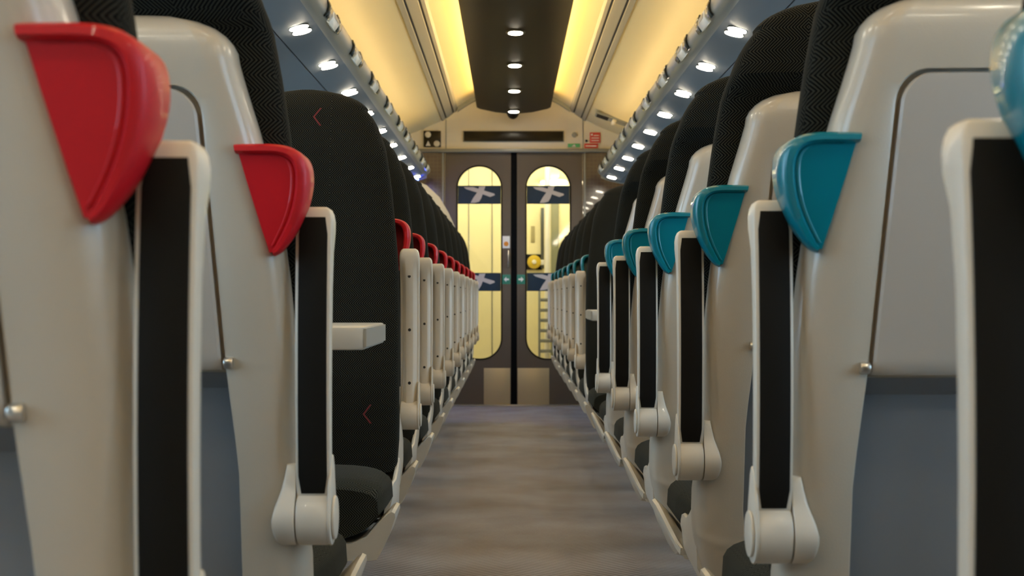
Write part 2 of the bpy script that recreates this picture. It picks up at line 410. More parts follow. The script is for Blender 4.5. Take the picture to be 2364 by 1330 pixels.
def barrel_bm():
    bm = cyl(bmesh.new(), (-0.2425, -0.004, HZ), 0.0340, 0.0415, 'X', 44, 0.004)
    # teardrop cheek on the aisle face, running up into the arm
    pts = []
    for i in range(31):
        a = PI*0.93 + (PI*1.14)*i/30
        pts.append((-0.004 + 0.0345*math.cos(a), HZ + 0.0345*math.sin(a)))
    pts += [(0.018, HZ+0.04), (0.008, HZ+0.068), (0.0, HZ+0.078), (-0.012, HZ+0.074), (-0.022, HZ+0.06), (-0.029, HZ+0.04)]
    prism(bm, pts, 'X', -0.2655, -0.2610, 0.0022)
    cyl(bm, (-0.2675, -0.004, HZ), 0.027, 0.004, 'X', 36, 0.0018)
    return bm
def collar_bm():
    """coaxial end piece of the hinge, drawn out into a narrow horn that runs up the seat side"""
    bm = bmesh.new(); rings = []; r = 0.0340; cy = -0.004
    zs = [-0.0335, -0.032, -0.029, -0.024, -0.016, -0.008, 0.0, 0.008, 0.015, 0.022, 0.029, 0.036, 0.044, 0.052, 0.059, 0.064, 0.066]
    for dz in zs:
        hy = math.sqrt(max(0.00001, r*r - dz*dz)) if dz < 0.010 else interp([(0.010, 0.0325), (0.022, 0.0265), (0.036, 0.019), (0.052, 0.014), (0.062, 0.011), (0.066, 0.007)], dz)
        xi = interp([(-0.034, -0.204), (-0.028, -0.1975), (-0.012, -0.1935), (0.0, -0.1930), (0.015, -0.196), (0.035, -0.2025), (0.055, -0.2065), (0.066, -0.2075)], dz)
        xo = -0.2210
        c = cy + interp([(0.0, 0.0), (0.066, 0.004)], dz)
        b = min(0.004, hy*0.4)
        rings.append([(xo+0.001, c-hy, HZ+dz), (xo, c-hy+0.001, HZ+dz), (xo, c+hy-0.001, HZ+dz), (xo+0.001, c+hy, HZ+dz), (xi-b, c+hy, HZ+dz), (xi-b*.3, c+hy-b*.3, HZ+dz), (xi, c+hy-b, HZ+dz), (xi, c-hy+b, HZ+dz), (xi-b*.3, c-hy+b*.3, HZ+dz), (xi-b, c-hy, HZ+dz)])
    return loft(bm, rings)
def pad_bm():
    bm = bmesh.new(); k = 0.0175
    z0, z1 = HZ+0.032, HZ+0.373
    n = 16; rings = []
    for i in range(n+1):
        z = z0 + (z1-z0)*i/n; y = bow(z) - 0.030
        d = 0.0032; kk = k
        if i in (0, n): d = 0.001; kk = k-0.003
        rings.append([(AX-kk, y+0.002, z), (AX-kk, y-d+0.001, z), (AX-kk+0.002, y-d, z), (AX+kk-0.002, y-d, z), (AX+kk, y-d+0.001, z), (AX+kk, y+0.002, z)])
    return loft(bm, rings)
def holes_bm():
    bms = []
    for dz in (0.045, 0.168, 0.292):
        z = HZ + 0.03 + dz
        y0 = bow(z) - 0.030; yf = y0 + interp([(HZ, 0.036), (HZ+0.08, 0.034), (HZ+0.30, 0.036), (HZ+0.35, 0.044)], z)
        bms.append(cyl(bmesh.new(), (AX, yf-0.001, z), 0.0036, 0.004, 'Y', 16))
    return bms
def grip_bm():
    """wing shaped hand hold: thick rim along the top and the aisle edge round a thin web"""
    outer = [(-0.155, 1.0425), (-0.163, 1.043), (-0.20, 1.0435), (-0.220, 1.040), (-0.230, 1.033), (-0.2355, 1.022), (-0.237, 1.005), (-0.2355, 0.985), (-0.230, 0.962), (-0.221, 0.940), (-0.210, 0.921), (-0.203, 0.913), (-0.197, 0.910)]
    inner = [(-0.157, 1.032), (-0.166, 1.032), (-0.20, 1.032), (-0.212, 1.0295), (-0.2195, 1.024), (-0.2235, 1.015), (-0.2245, 1.003), (-0.223, 0.985), (-0.218, 0.963), (-0.210, 0.943), (-0.202, 0.928), (-0.1985, 0.921), (-0.196, 0.918)]
    def chaikin(p, k=2):
        for _ in range(k):
            q = [p[0]]
            for a, b in zip(p, p[1:]):
                q += [(a[0]*.75+b[0]*.25, a[1]*.75+b[1]*.25), (a[0]*.25+b[0]*.75, a[1]*.25+b[1]*.75)]
            p = q + [p[-1]]
        return p
    outer, inner = chaikin(outer), chaikin(inner)
    bm = bmesh.new(); rings = []
    for (ox, oz), (ix, iz) in zip(outer, inner):
        def P(t, y): return (ox + (ix-ox)*t, y, oz + (iz-oz)*t)
        ys = yr(oz) - 0.012; ye = 0.004
        tp = interp([(0.905, 0.35), (0.95, 0.8), (1.0, 1.0)], oz); ye = ys + (ye - ys)*tp
        rings.append([P(0.25, ys+0.0005), P(0.0, ys+0.005), P(-0.04, (ys+ye)/2), P(0.0, ye-0.005), P(0.25, ye), P(0.75, ye), P(1.0, ye-0.004), P(1.02, (ys+ye)/2), P(1.0, ys+0.005), P(0.75, ys)])
    loft(bm, rings)
    # web
    pts = [(-0.159, 1.036), (-0.2, 1.036), (-0.218, 1.030), (-0.2285, 1.015), (-0.230, 1.0), (-0.227, 0.975), (-0.218, 0.951), (-0.206, 0.928), (-0.198, 0.915), (-0.192, 0.914), (-0.183, 0.945), (-0.168, 1.0)]
    n = len(pts)
    v1 = [bm.verts.new((x, yr(z)-0.0045, z)) for x, z in pts]; v2 = [bm.verts.new((x, yr(z)+0.012, z)) for x, z in pts]
    bm.faces.new(v1); bm.faces.new(v2)
    for i in range(n): bm.faces.new((v1[i], v1[(i+1) % n], v2[(i+1) % n], v2[i]))
    # second step of the web next to the rim (a raised bead following the curve)
    rings = []
    for (ix, iz) in inner[6:]:
        cx, cz = -0.185, 0.995
        t = 0.16
        x, z = ix + (cx-ix)*t*0.55, iz + (cz-iz)*t*0.25
        y = yr(z) - 0.0045
        rings.append([(x-0.0034, y+0.001, z), (x-0.0012, y-0.0016, z+0.0003), (x+0.0012, y-0.0016, z+0.0003), (x+0.0034, y+0.001, z)])
    loft(bm, rings)
    for v in bm.verts:
        v.co.x -= 0.004 * max(0.0, (-0.16 - v.co.x)/0.077)
    return bm
def feet_bm(s):
    bm = bmesh.new()
    prism(bm, [(0.10, 0.0), (0.36, 0.0), (0.36, 0.02), (0.27, 0.05), (0.26, 0.355), (0.14, 0.355), (0.15, 0.05), (0.10, 0.02)], 'X', s-0.02, s+0.02, 0.004)
    return bm
def mirror(bm):
    for v in bm.verts: v.co.x = -v.co.x
    return bm
MESH = {}
def make_seat(mir, grip_mat, label, group):
    t = thing('train_seat', label, 'seat', group=group)
    f = (lambda b: mirror(b)) if mir else (lambda b: b)
    sh = obj('seat_back_shell', f(shell_bm(mir)), shell_m, t)
    tr = obj('folding_tray', f(tray_bm()), tray_m, t); tr['label'] = 'folding tray closed flush in the seat back'
    kp = obj('recess_shade_sheet', f(recess_shade_bm()), recess_shade_m, t); kp['label'] = 'added blue-grey sheet for the shade in the hollow under the tray'
    for s in (-1, 1):
        p = cyl(bmesh.new(), (s*(0.1395), yr(0.78)-0.0015, 0.779), 0.007, 0.012, 'X', 20, 0.002)
        obj('tray_pivot', p, metal_m, tr)
    obj('backrest', f(back_bm()), fabric_m, t)
    obj('seat_cushion', f(cushion_bm()), cushion_m, t)
    obj('seat_bucket', f(bucket_bm()), pan_m, t)
    obj('seat_pan', f(pan_bm()), pan_m, t)
    for s in (0.08, 0.18): obj('leg', mirror(feet_bm(s)) if mir else feet_bm(s), foot_m, t)
    for s in ():  obj('leg', feet_bm(s), foot_m, t)
    a = obj('armrest', f(arm_bm()), arm_m, t); a['label'] = 'raised armrest with dark pad on its back'
    p = obj('armrest_pad', f(pad_bm()), pad_m, a)
    obj('hinge_barrel', f(barrel_bm()), arm_m, a)
    for b in holes_bm(): obj('screw_hole', f(b), screw_m, a)
    obj('hinge_bracket', f(collar_bm()), arm_m, t)
    g = obj('hand_grip', f(grip_bm()), grip_mat, t, ang=50)
    g['label'] = ('red' if grip_mat is red_m else 'teal') + ' plastic hand grip on the top corner'
    return t
def copy_tree(o, parent=None):
    c = o.copy(); COL.objects.link(c)
    if parent: c.parent = parent
    for ch in o.children: copy_tree(ch, c)
    return c

SX = 0.515
# arm distances from the camera
right_away = [0.905, 1.66, 2.41, 3.16, 3.88, 4.60]
right_face = [6.10 + 0.745*i for i in range(7)]
left_away = [1.03, 1.785]
left_face = [3.32 + 0.745*i for i in range(10)]
ordn = ['first', 'second', 'third', 'fourth', 'fifth', 'sixth', 'seventh', 'eighth', 'ninth', 'tenth']
def place(spots, x, rz, mir, gm, labels, group):
    proto = None
    for i, y in enumerate(spots):
        if proto is None:
            proto = make_seat(mir, gm, labels[i], group); o = proto
        else:
            o = copy_tree(proto); o['label'] = labels[i]
        o.location = (x, y, 0); o.rotation_euler = (0, 0, rz)
lab = ['nearest seat right of the aisle, cropped by the photo edge, pale back with closed tray',
       'pale-backed seat on the right with the largest wholly seen teal grip',
       'pale-backed seat with teal grip, second in front of the right-hand table row, third from the camera',
       'fourth pale-backed seat from the camera on the right, teal grip half behind its neighbour',
       'fifth pale-backed seat from the camera on the right, teal grip above slim armrest',
       'pale-backed seat on the right right before the far table, smallest of the away-facing ones']
lab[2] = 'third pale-backed seat from the camera on the right side, with teal grip'
place(right_away, SX, 0, False, teal_m, lab, 'pale-backed seats with teal grips facing away, right of the aisle')
lab = ['black herringbone seat facing the camera behind the right-hand table, teal grip'] + \
      [f'black seat facing the camera with teal grip, {ordn[i]} behind the right-hand table' for i in range(1, 6)] + \
      ['black seat with teal grip facing the camera, last on the right before the doors']
place(right_face, SX, PI, True, teal_m, lab, 'black seats with teal grips facing the camera, right of the aisle')
lab = ['nearest seat left of the aisle, pale back with the very large blurred red grip',
       'pale-backed seat left of the aisle with closed tray, in front of the left table']
place(left_away, -SX, 0, True, red_m, lab, 'pale-backed seats with red grips facing away, left of the aisle')
lab = ['black herringbone seat facing the camera behind the left-hand table, fully visible backrest'] + \
      [f'black seat facing the camera with red grip, {ordn[i]} behind the left-hand table' for i in range(1, 9)] + \
      ['black seat with red grip facing the camera, last on the left before the doors']
place(left_face, -SX, PI, False, red_m, lab, 'black seats with red grips facing the camera, left of the aisle')
for o in COL.objects:
    if o.get('category') == 'seat' and abs(o.location.y-3.32) < 1e-3: o.location.x = -SX + 0.010

# ------------------------------------------------------------ tables in the two bays
def table(name_label, side, y0, y1):
    t = thing('bay_table', name_label, 'table', (side*0.266, (y0+y1)/2, 0))
    hy = (y1-y0)/2
    pts = [(0.0, -hy+0.012), (0.0, hy-0.012), (0.02, hy), (0.93, hy), (0.93, -hy), (0.02, -hy)]
    pts = [(side*x, y) for x, y in pts]
    obj('table_top', prism(bmesh.new(), pts, 'Z', 0.774, 0.812, 0.004), table_m, t)
    e = obj('table_edge', prism(bmesh.new(), [(side*-0.003, -hy+0.010), (side*-0.003, hy-0.010), (side*0.001, hy-0.010), (side*0.001, -hy+0.010)], 'Z', 0.779, 0.809), edge_m, t)
    e['label'] = 'shiny metal edge strip'
    obj('leg', box(bmesh.new(), (side*0.62, -0.03, 0), (side*0.68, 0.03, 0.776), 0.006), foot_m, t)
    obj('foot_plate', box(bmesh.new(), (side*0.55, -0.08, 0.0), (side*0.75, 0.08, 0.012), 0.003), foot_m, t)
table('cream table with metal edge between the facing seats on the left', -1, 2.31, 2.69)
table('small visible end of the grey table between facing seats on the right', 1, 5.16, 5.54)

# ------------------------------------------------------------ shell of the carriage
Y0, Y1 = -3.2, 11.26
HW = 1.27
struct('floor', B((-HW-0.05, Y0-0.1, -0.05), (HW+0.05, 13.1, 0.0)), carpet_m, smooth=False)
prof = [(0, 2.50), (0.15, 2.485), (0.3, 2.44), (0.42, 2.365), (0.55, 2.27), (0.7, 2.19), (0.88, 2.12), (1.05, 2.03), (1.18, 1.92), (1.26, 1.80)]
def prof_z(x):
    return interp(prof, abs(x))
full = [(-x, z) for x, z in reversed(prof[1:])] + prof
fine = []
for i in range(81):
    x = -1.26 + 2.52*i/80
    fine.append((x, sum(prof_z(max(-1.26, min(1.26, x+d))) for d in (-0.05, 0, 0.05))/3))
outline = fine + [(x, z+0.05) for x, z in reversed(fine)]
struct('ceiling', prism(bmesh.new(), outline, 'Y', Y0, Y1), ceil_m)
def sidewall(side, name):
    """body side with window openings"""
    bm = bmesh.new(); x0, x1 = side*1.25, side*1.31
    wins = [(-2.6 + 1.55*k, -2.6 + 1.55*k + 1.15) for k in range(9)]
    box(bm, (x0, Y0, 0), (x1, Y1, 0.80)); box(bm, (x0, Y0, 1.52), (x1, Y1, 1.90))
    edges = [Y0] + [v for w in wins for v in w] + [Y1]
    for k in range(0, len(edges), 2):
        if edges[k+1] > edges[k]: box(bm, (x0, edges[k], 0.80), (x1, edges[k+1], 1.52))
    struct(name, bm, wall_m, smooth=False)
    return wins
wn = 0
for side, nm in ((-1, 'wall_left'), (1, 'wall_right')):
    for a, b in sidewall(side, nm):
        wn += 1
        fr = bmesh.new()
        xa, xb = side*1.238, side*1.262
        box(fr, (xa, a-0.03, 0.775), (xb, b+0.03, 0.815), 0.004); box(fr, (xa, a-0.03, 1.505), (xb, b+0.03, 1.545), 0.004)
        box(fr, (xa, a-0.03, 0.815), (xb, a+0.012, 1.505), 0.004); box(fr, (xa, b-0.012, 0.815), (xb, b+0.03, 1.505), 0.004)
        f = struct('window_%d' % wn, fr, wall_m)
        obj('pane', B((side*1.275, a, 0.80), (side*1.281, b, 1.52)), glass_m, f, smooth=False)
struct('wall_back', B((-HW-0.05, Y0-0.06, 0), (HW+0.05, Y0, 2.6)), cream_m, smooth=False)

# end wall: px helpers for things on the end wall plane
ZD = 11.26; S = F/ZD
def ex(px): return (px - 1177.0)/S + CAM_X
def ez(py): return CAM_H + (686.0 - py)/S
yW = ZD
dx0, dx1 = ex(1027), ex(1345); ztop = ez(350)
bm = bmesh.new()
# bulkhead over the doors, following the ceiling
pts = [(-1.08, ztop), (1.08, ztop)] + [(x, z+0.03) for x, z in reversed(fine) if abs(x) < 1.05]
prism(bm, pts, 'Y', yW, yW+0.05)
struct('wall_end_bulkhead', bm, cream_m, smooth=False)
bm = bmesh.new()
box(bm, (-1.27, yW, 0), (dx0-0.001, yW+0.05, ztop)); struct('wall_end_left', bm, brown_m, smooth=False)
bm = bmesh.new()
box(bm, (dx1+0.001, yW, 0), (1.27, yW+0.05, ztop)); struct('wall_end_right', bm, brown_m, smooth=False)
struct('trim_1', B((-0.76, yW-0.030, ez(352)), (0.78, yW+0.001, ez(344)), 0.006), trim_m)
struct('trim_2', B((dx0-0.022, yW-0.012, 0), (dx0-0.010, yW+0.01, ztop), 0.002), trim_m)
struct('trim_3', B((dx1+0.010, yW-0.012, 0), (dx1+0.024, yW+0.01, ztop), 0.002), trim_m)
struct('trim_4', B((-0.52, yW-0.02, 0.0), (0.56, yW+0.10, 0.012), 0.003), metal_m)
struct('trim_5', B((ex(1028.5), yW-0.004, ztop), (ex(1030.5), yW+0.001, ez(276))), trim_m, smooth=False)
struct('trim_6', B((ex(1345), yW-0.004, ztop), (ex(1347), yW+0.001, ez(276))), trim_m, smooth=False)

# sliding doors
def rrect(x0, x1, z0, z1, rb, rt, n=14):
    """outline, counter-clockwise, bottom radius rb and top radius rt"""
    pts = []
    for cx, cz, r, a0 in ((x1-rb, z0+rb, rb, -PI/2), (x1-rt, z1-rt, rt, 0), (x0+rt, z1-rt, rt, PI/2), (x0+rb, z0+rb, rb, PI)):
        for i in range(n+1):
            a = a0 + PI/2*i/n; pts.append((cx + r*math.cos(a), cz + r*math.sin(a)))
    return pts
def door_leaf_bm(x0, x1, z0, z1, hole, ya, yb):
    """slab with a rounded opening"""
    bm = bmesh.new()
    cx = sum(p[0] for p in hole)/len(hole); cz = sum(p[1] for p in hole)/len(hole)
    out = []
    for (x, z) in hole:
        dx, dz = x-cx, z-cz
        t = min(((x1-cx) if dx > 0 else (x0-cx))/dx if abs(dx) > 1e-6 else 1e9, ((z1-cz) if dz > 0 else (z0-cz))/dz if abs(dz) > 1e-6 else 1e9)
        out.append([cx+dx*t, cz+dz*t])
    for c in ((x0, z0), (x1, z0), (x0, z1), (x1, z1)):      # snap the closest ray ends to the corners
        k = min(range(len(out)), key=lambda i: (out[i][0]-c[0])**2 + (out[i][1]-c[1])**2); out[k] = list(c)
    n = len(hole)
    rings = [[(x, ya, z) for x, z in hole], [(x, ya, z) for x, z in out], [(x, yb, z) for x, z in out], [(x, yb, z) for x, z in hole]]
    rings.append(rings[0])
    loft(bm, rings, cap=False)
    bmesh.ops.remove_doubles(bm, verts=bm.verts, dist=1e-5)
    return bm
def door(num, xa, xb, wx0, wx1, lx):
    wz0, wz1 = ez(828), ez(384)
    hole = rrect(wx0, wx1, wz0, wz1, 0.16, (wx1-wx0)/2 - 0.001)
    ya, yb = yW+0.012, yW+0.045
    d = struct('door_%d' % num, door_leaf_bm(xa, xb, 0.014, ztop, hole, ya, yb), door_m, ang=30)
    big = rrect(wx0-0.010, wx1+0.010, wz0-0.010, wz1+0.010, 0.17, (wx1-wx0)/2 + 0.008)
    bm = bmesh.new(); rings = [[(x, ya-0.004, z) for x, z in hole], [(x, ya-0.004, z) for x, z in big], [(x, ya+0.002, z) for x, z in big], [(x, ya+0.002, z) for x, z in hole]]
    rings.append(rings[0]); loft(bm, rings, cap=False); bmesh.ops.remove_doubles(bm, verts=bm.verts, dist=1e-5)
    obj('window_seal', bm, rubber_m, d)
    obj('glass_pane', prism(bmesh.new(), rrect(wx0, wx1, wz0, wz1, 0.16, (wx1-wx0)/2-0.001), 'Y', yb-0.02, yb-0.015), glass_m, d, smooth=False)
    yg = yb-0.020
    for za, zb_ in ((428, 470.5), (630, 672)):
        bnd = obj('vinyl_band', B((wx0+0.001, yg-0.003, ez(zb_)), (wx1-0.001, yg-0.0005, ez(za))), navy_m, d, smooth=False)
        bnd['label'] = 'navy vinyl band with pale crossed-stroke emblem'
        def lp(p): # crop pixel of the emblem -> wall plane
            return (ex(900 + p[0]/3.911 + lx), ez(220 + p[1]/3.911 + (za-428)))
        s1 = [(668, 828), (750, 826), (840, 855), (944, 887), (947, 900), (905, 916), (840, 892), (775, 872), (690, 846)]
        s2 = [(806, 822), (862, 820), (842, 880), (824, 928), (806, 958), (770, 969), (728, 970), (752, 925), (790, 872)]
        obj('emblem_stroke', prism(bmesh.new(), [lp(p) for p in s1], 'Y', yg-0.0050, yg-0.0032), logo_m, bnd, smooth=False)
        obj('emblem_stroke', prism(bmesh.new(), [lp(p) for p in s2], 'Y', yg-0.0056, yg-0.0040), logo_m, bnd, smooth=False)
    return d, ya
d1, ya = door(1, dx0, ex(1179.5), ex(1056.5), ex(1156.5), 0)
d2, ya = door(2, ex(1193.5), dx1, ex(1216), ex(1315.5), 160)
for d, a, b in ((d1, 1117, 1178), (d2, 1195, 1268)):
    obj('kick_reflection_plate', B((ex(a), ya-0.003, ez(934)), (ex(b), ya+0.001, ez(850)), 0.001), kick_m, d)  # plates cover the golden reflection low on the doors
obj('edge_seal', B((ex(1179.5), ya-0.001, 0.014), (ex(1186.5), yW+0.060, ztop)), rubber_m, d1, smooth=False)
obj('edge_seal', B((ex(1186.5), ya-0.001, 0.014), (ex(1193.5), yW+0.060, ztop)), rubber_m, d2, smooth=False)
for d, px, s in ((d1, 1169, -1), (d2, 1203, 1)):
    g = obj('arrow_sign', B((ex(px-9.5), ya-0.002, ez(656)), (ex(px+9.5), ya+0.001, ez(634)), 0.001), green_m, d)
    arr = [(-6, 0), (0, 6), (0, 2), (6, 2), (6, -2), (0, -2), (0, -6)]
    obj('arrow_print', prism(bmesh.new(), [(ex(px + s*x), ez(645) + y/S) for x, y in [(-x*s*s, y) for x, y in arr]][::1], 'Y', ya-0.0035, ya-0.0022), white_m, g, smooth=False)
st = obj('notice_sticker', B((ex(1160), ya-0.002, ez(573)), (ex(1177), ya+0.001, ez(545)), 0.001), white_m, d1)
obj('notice_print', cyl(bmesh.new(), (ex(1168.5), ya-0.003, ez(563)), 0.019, 0.002, 'Y', 24), orange_m, st)
obj('door_handle', B((ex(1172), ya-0.028, ez(618)), (ex(1175.5), ya-0.002, ez(578)), 0.004), chrome_m, d1)

# things on the bulkhead
t = thing('information_display', 'long black passenger information display above the doors', 'display', (0, yW, ez(315)))
obj('display_frame', B((ex(1069), -0.012, -0.043), (ex(1302), -0.001, 0.044), 0.003), trim_m, t)
obj('screen', B((ex(1071), -0.016, -0.038), (ex(1300), -0.010, 0.039), 0.002), display_m, t)
t = thing('equipment_panel', 'small square black panel with two round buttons, left of the display', 'panel', (ex(998), yW, ez(321)))
obj('backing_plate', B((-0.068, -0.012, -0.064), (0.068, -0.001, 0.064), 0.003), display_m, t)
for px, py in ((988, 311), (1008.5, 332)):
    obj('round_fitting', cyl(bmesh.new(), ((px-998)/S, -0.016, (321-py)/S), 0.024, 0.010, 'Y', 24, 0.003), cream_m, t)
obj('white_symbol', prism(bmesh.new(), [(-0.052, -0.055), (-0.012, -0.055), (-0.032, -0.015)], 'Y', -0.015, -0.0125), white_m, t, smooth=False)
t = thing('emergency_notice', 'square red notice on the bulkhead, top right of the doors', 'sign', (ex(1374), yW, ez(318)))
obj('notice_board', B((-0.042, -0.006, -0.040), (0.042, -0.001, 0.042), 0.001), redsign_m, t)
for k in range(3): obj('printed_line', B((-0.030 if k else -0.012, -0.008, 0.015-0.02*k), (0.030, -0.0062, 0.021-0.02*k)), white_m, t, smooth=False)
obj('printed_symbol', cyl(bmesh.new(), (-0.026, -0.007, 0.024), 0.008, 0.002, 'Y', 16), white_m, t)
t = thing('alarm_label', 'narrow dark red label below the square red notice', 'sign', (ex(1365), yW, ez(337)))
obj('label_plate', B((-0.055, -0.006, -0.017), (0.055, -0.001, 0.019), 0.001), redsign_m, t)
obj('printed_line', B((-0.045, -0.008, -0.004), (0.040, -0.0062, 0.004)), white_m, t, smooth=False)
t = thing('exit_label', 'small green and white label right of the display', 'sign', (ex(1325), yW, ez(336)))
obj('label_plate', B((-0.048, -0.006, -0.014), (0.048, -0.001, 0.015), 0.001), green2_m, t)
obj('printed_figure', prism(bmesh.new(), [(-0.02, -0.01), (0.004, 0.011), (0.016, -0.01)], 'Y', -0.008, -0.0062), white_m, t, smooth=False)
o = obj('speaker_grille', cyl(bmesh.new(), (0, 0, 0), 0.021, 0.012, 'Y', 24, 0.003), trim_m); o.location = (ex(1326), yW-0.006, ez(311)); tag(o, 'small round grey grille above the green label', 'grille')
o = obj('key_switch', cyl(bmesh.new(), (0, 0, 0), 0.009, 0.014, 'Y', 16, 0.002), rubber_m); o.location = (ex(1354), yW-0.007, ez(325)); tag(o, 'tiny dark key switch left of the red notice', 'switch')

# vestibule beyond the doors
struct('wall_vestibule', B((-1.27, 12.95, 0), (1.27, 13.0, 2.5)), vest_m, smooth=False)
struct('wall_vestibule_left', B((-1.27, yW+0.05, 0), (-1.22, 12.95, 2.5)), vest_m, smooth=False)
struct('wall_vestibule_right', B((1.22, yW+0.05, 0), (1.27, 12.95, 2.5)), vest_m, smooth=False)
struct('ceiling_vestibule', B((-1.27, yW+0.05, 2.42), (1.27, 12.95, 2.47)), cream_m, smooth=False)
ZV = 12.95; SV = F/ZV
vx = lambda px: (px-1177.0)/SV + CAM_X
vz = lambda py: CAM_H + (686.0-py)/SV
struct('trim_7', B((vx(1136)-0.004, 12.942, 0), (vx(1136)+0.004, 12.951, 2.4)), trim_m, smooth=False)
struct('trim_8', B((vx(1082)-0.004, 12.942, 0), (vx(1082)+0.004, 12.951, 2.4)), trim_m, smooth=False)
o = obj('vestibule_light', cyl(bmesh.new(), (0, 0, 0), 0.16, 0.03, 'Z', 36, 0.006), vlight_m); o.location = (vx(1280)-0.01, 12.3, 2.404); tag(o, 'vestibule ceiling light hidden beyond the right door leaf', 'light')
t = thing('oval_lamp_reflection', 'glowing oval for a lamp reflection seen through the arched top of the right door window', 'light', (vx(1279), 12.93, vz(419)))
obj('reflection_base', cyl(bmesh.new(), (0, 0.008, 0), 0.030, 0.02, 'Y', 36, 0.002, 4.6, 1.0), trim_m, t)
obj('reflection_glow', cyl(bmesh.new(), (0, -0.008, -0.012), 0.019, 0.02, 'Y', 36, 0.004, 6.4, 1.0), vlight_m, t)  # added glowing oval standing in for a luminaire reflection
o = obj('vestibule_light', cyl(bmesh.new(), (0, 0, 0), 0.16, 0.03, 'Z', 36, 0.006), vlight_m); o.location = (-0.55, 12.1, 2.404); tag(o, 'vestibule ceiling light hidden beyond the left door leaf', 'light')
t = thing('emergency_device', 'round yellow button on black plate seen through the right door window', 'button', (vx(1233), 12.95, vz(605)))
obj('black_plate', B((-0.075, -0.02, -0.07), (0.07, -0.001, 0.07), 0.006), rubber_m, t)
obj('yellow_ring', cyl(bmesh.new(), (0, -0.03, 0), 0.062, 0.022, 'Y', 32, 0.008), yellow_m, t)
obj('push_button', cyl(bmesh.new(), (0, -0.043, 0), 0.02, 0.012, 'Y', 24, 0.004), white_m, t)
o = obj('grab_pole', cyl(bmesh.new(), (0, 0, 1.2), 0.026, 2.4, 'Z', 24), white_m); o.location = (vx(1262), 12.7, 0.0); tag(o, 'white vertical pole beyond the right door window', 'pole')
t = thing('cable_duct', 'narrow dark vertical strip beside the white pole beyond the door', 'duct', (vx(1252), 12.95, 0))
obj('duct_body', B((-0.014, -0.03, vz(620)), (0.014, -0.001, vz(480)), 0.003), rim_m, t)
obj('duct_clip', B((-0.022, -0.034, vz(612)), (0.022, -0.001, vz(600)), 0.003), white_m, t)
struct('trim_9', B((vx(1272), 12.93, 0), (vx(1290), 12.951, 2.4), 0.004), mat('grey_green_frame', (0.22, 0.22, 0.14), 0.5))
t = thing('luggage_cage', 'grey lattice frame low behind the right door window', 'rack', (vx(1256), 12.6, 0))
for k in range(9): obj('rung', B((-0.05, -0.02, 0.1+0.09*k), (0.09, 0.0, 0.13+0.09*k), 0.003), trim_m, t)
obj('upright', B((-0.06, -0.025, 0), (-0.04, 0.0, 0.92), 0.003), trim_m, t); obj('upright', B((0.08, -0.025, 0), (0.10, 0.0, 0.92), 0.003), trim_m, t)
o = obj('door_code_label', B((-0.018, -0.004, -0.075), (0.018, 0, 0.075), 0.001), mat('faded_print', (0.35, 0.30, 0.15), 0.6)); o.location = (vx(1230), 12.949, vz(541)); tag(o, 'thin vertical faded label on the cream wall beyond the right door', 'sign')
o = obj('round_wall_vent', cyl(bmesh.new(), (0, 0, 0), 0.07, 0.02, 'Y', 32, 0.005), cream_m); o.location = (vx(1275), 12.94, vz(402)); tag(o, 'pale round fitting near the arched top of the right door window', 'fitting')

# draught screen left, close to the end
pts = []
pts = [(-1.22, 0.0), (-0.66, 0.0), (-0.66, 0.55), (-0.60, 0.68), (-0.40, 0.76), (-0.345, 0.82), (-0.343, 1.05), (-0.350, 1.15), (-0.368, 1.24), (-0.396, 1.33), (-0.436, 1.42), (-0.495, 1.52), (-0.58, 1.60), (-0.70, 1.65), (-1.22, 1.66)]
o = obj('draught_screen', prism(bmesh.new(), pts, 'Y', -0.012, 0.012, 0.006), mat('screen_cream', (0.55, 0.48, 0.35), 0.4)); o.location = (0, 9.46, 0)
tag(o, 'pale curved draught screen showing above the far left headrests', 'screen')

# ceiling spine
t = thing('ceiling_spine', 'long dark brown panel hanging along the middle of the ceiling', 'ceiling panel', (0, 0, 0))
YP = 10.95
pts = [(-0.283, 2.315), (-0.26, 2.303), (-0.14, 2.277), (0, 2.264), (0.14, 2.277), (0.26, 2.303), (0.283, 2.315), (0.270, 2.335), (-0.270, 2.335)]
obj('spine_panel', prism(bmesh.new(), pts, 'Y', Y0+0.02, YP), dark_panel_m, t, ang=25)
obj('carrier', B((-0.17, Y0+0.02, 2.335), (0.17, YP-0.05, 2.455)), cream_m, t, smooth=False)
for s in (-1, 1):
    obj('cove_light_strip', B((s*0.172, Y0+0.1, 2.350), (s*0.195, YP-0.1, 2.385)), cove_m, t, smooth=False)['label'] = 'warm light strip hidden above the edge'
def clone(proto_fn, first, loc, label):
    if first[0] is None: first[0] = proto_fn(label); o = first[0]
    else: o = copy_tree(first[0]); o['label'] = label
    o.location = loc; return o
def spine_lamp(label):
    t = thing('spine_downlight', label, 'ceiling light', group='downlights in the dark ceiling spine')
    obj('lamp_rim', cyl(bmesh.new(), (0, 0, 0.002), 0.052, 0.010, 'Z', 32, 0.003, 1, 1.25), rim_m, t)
    obj('lamp_lens', cyl(bmesh.new(), (0, 0, -0.003), 0.037, 0.006, 'Z', 32, 0.002, 1, 1.3), lens_m, t)
    return t
first = [None]
zl = [7.56 + 1.071*k for k in range(4)]
nm = ['nearest', 'second nearest', 'third nearest', 'farthest']
for k, y in enumerate(zl): clone(spine_lamp, first, (0, y, 2.261), f'{nm[k]} of the four oval lights in the dark ceiling panel')
for k in range(1, 9): clone(spine_lamp, first, (0, 7.56-1.071*k, 2.261), 'oval light in the dark ceiling panel above the upper photo edge')
t = thing('dome_camera', 'small grey dome camera under the far end of the dark ceiling panel', 'camera', (ex(1187)-0.01, 11.02, ez(266)))
t.scale = (1.35, 1.35, 1.35)
bm = bmesh.new(); rings = []
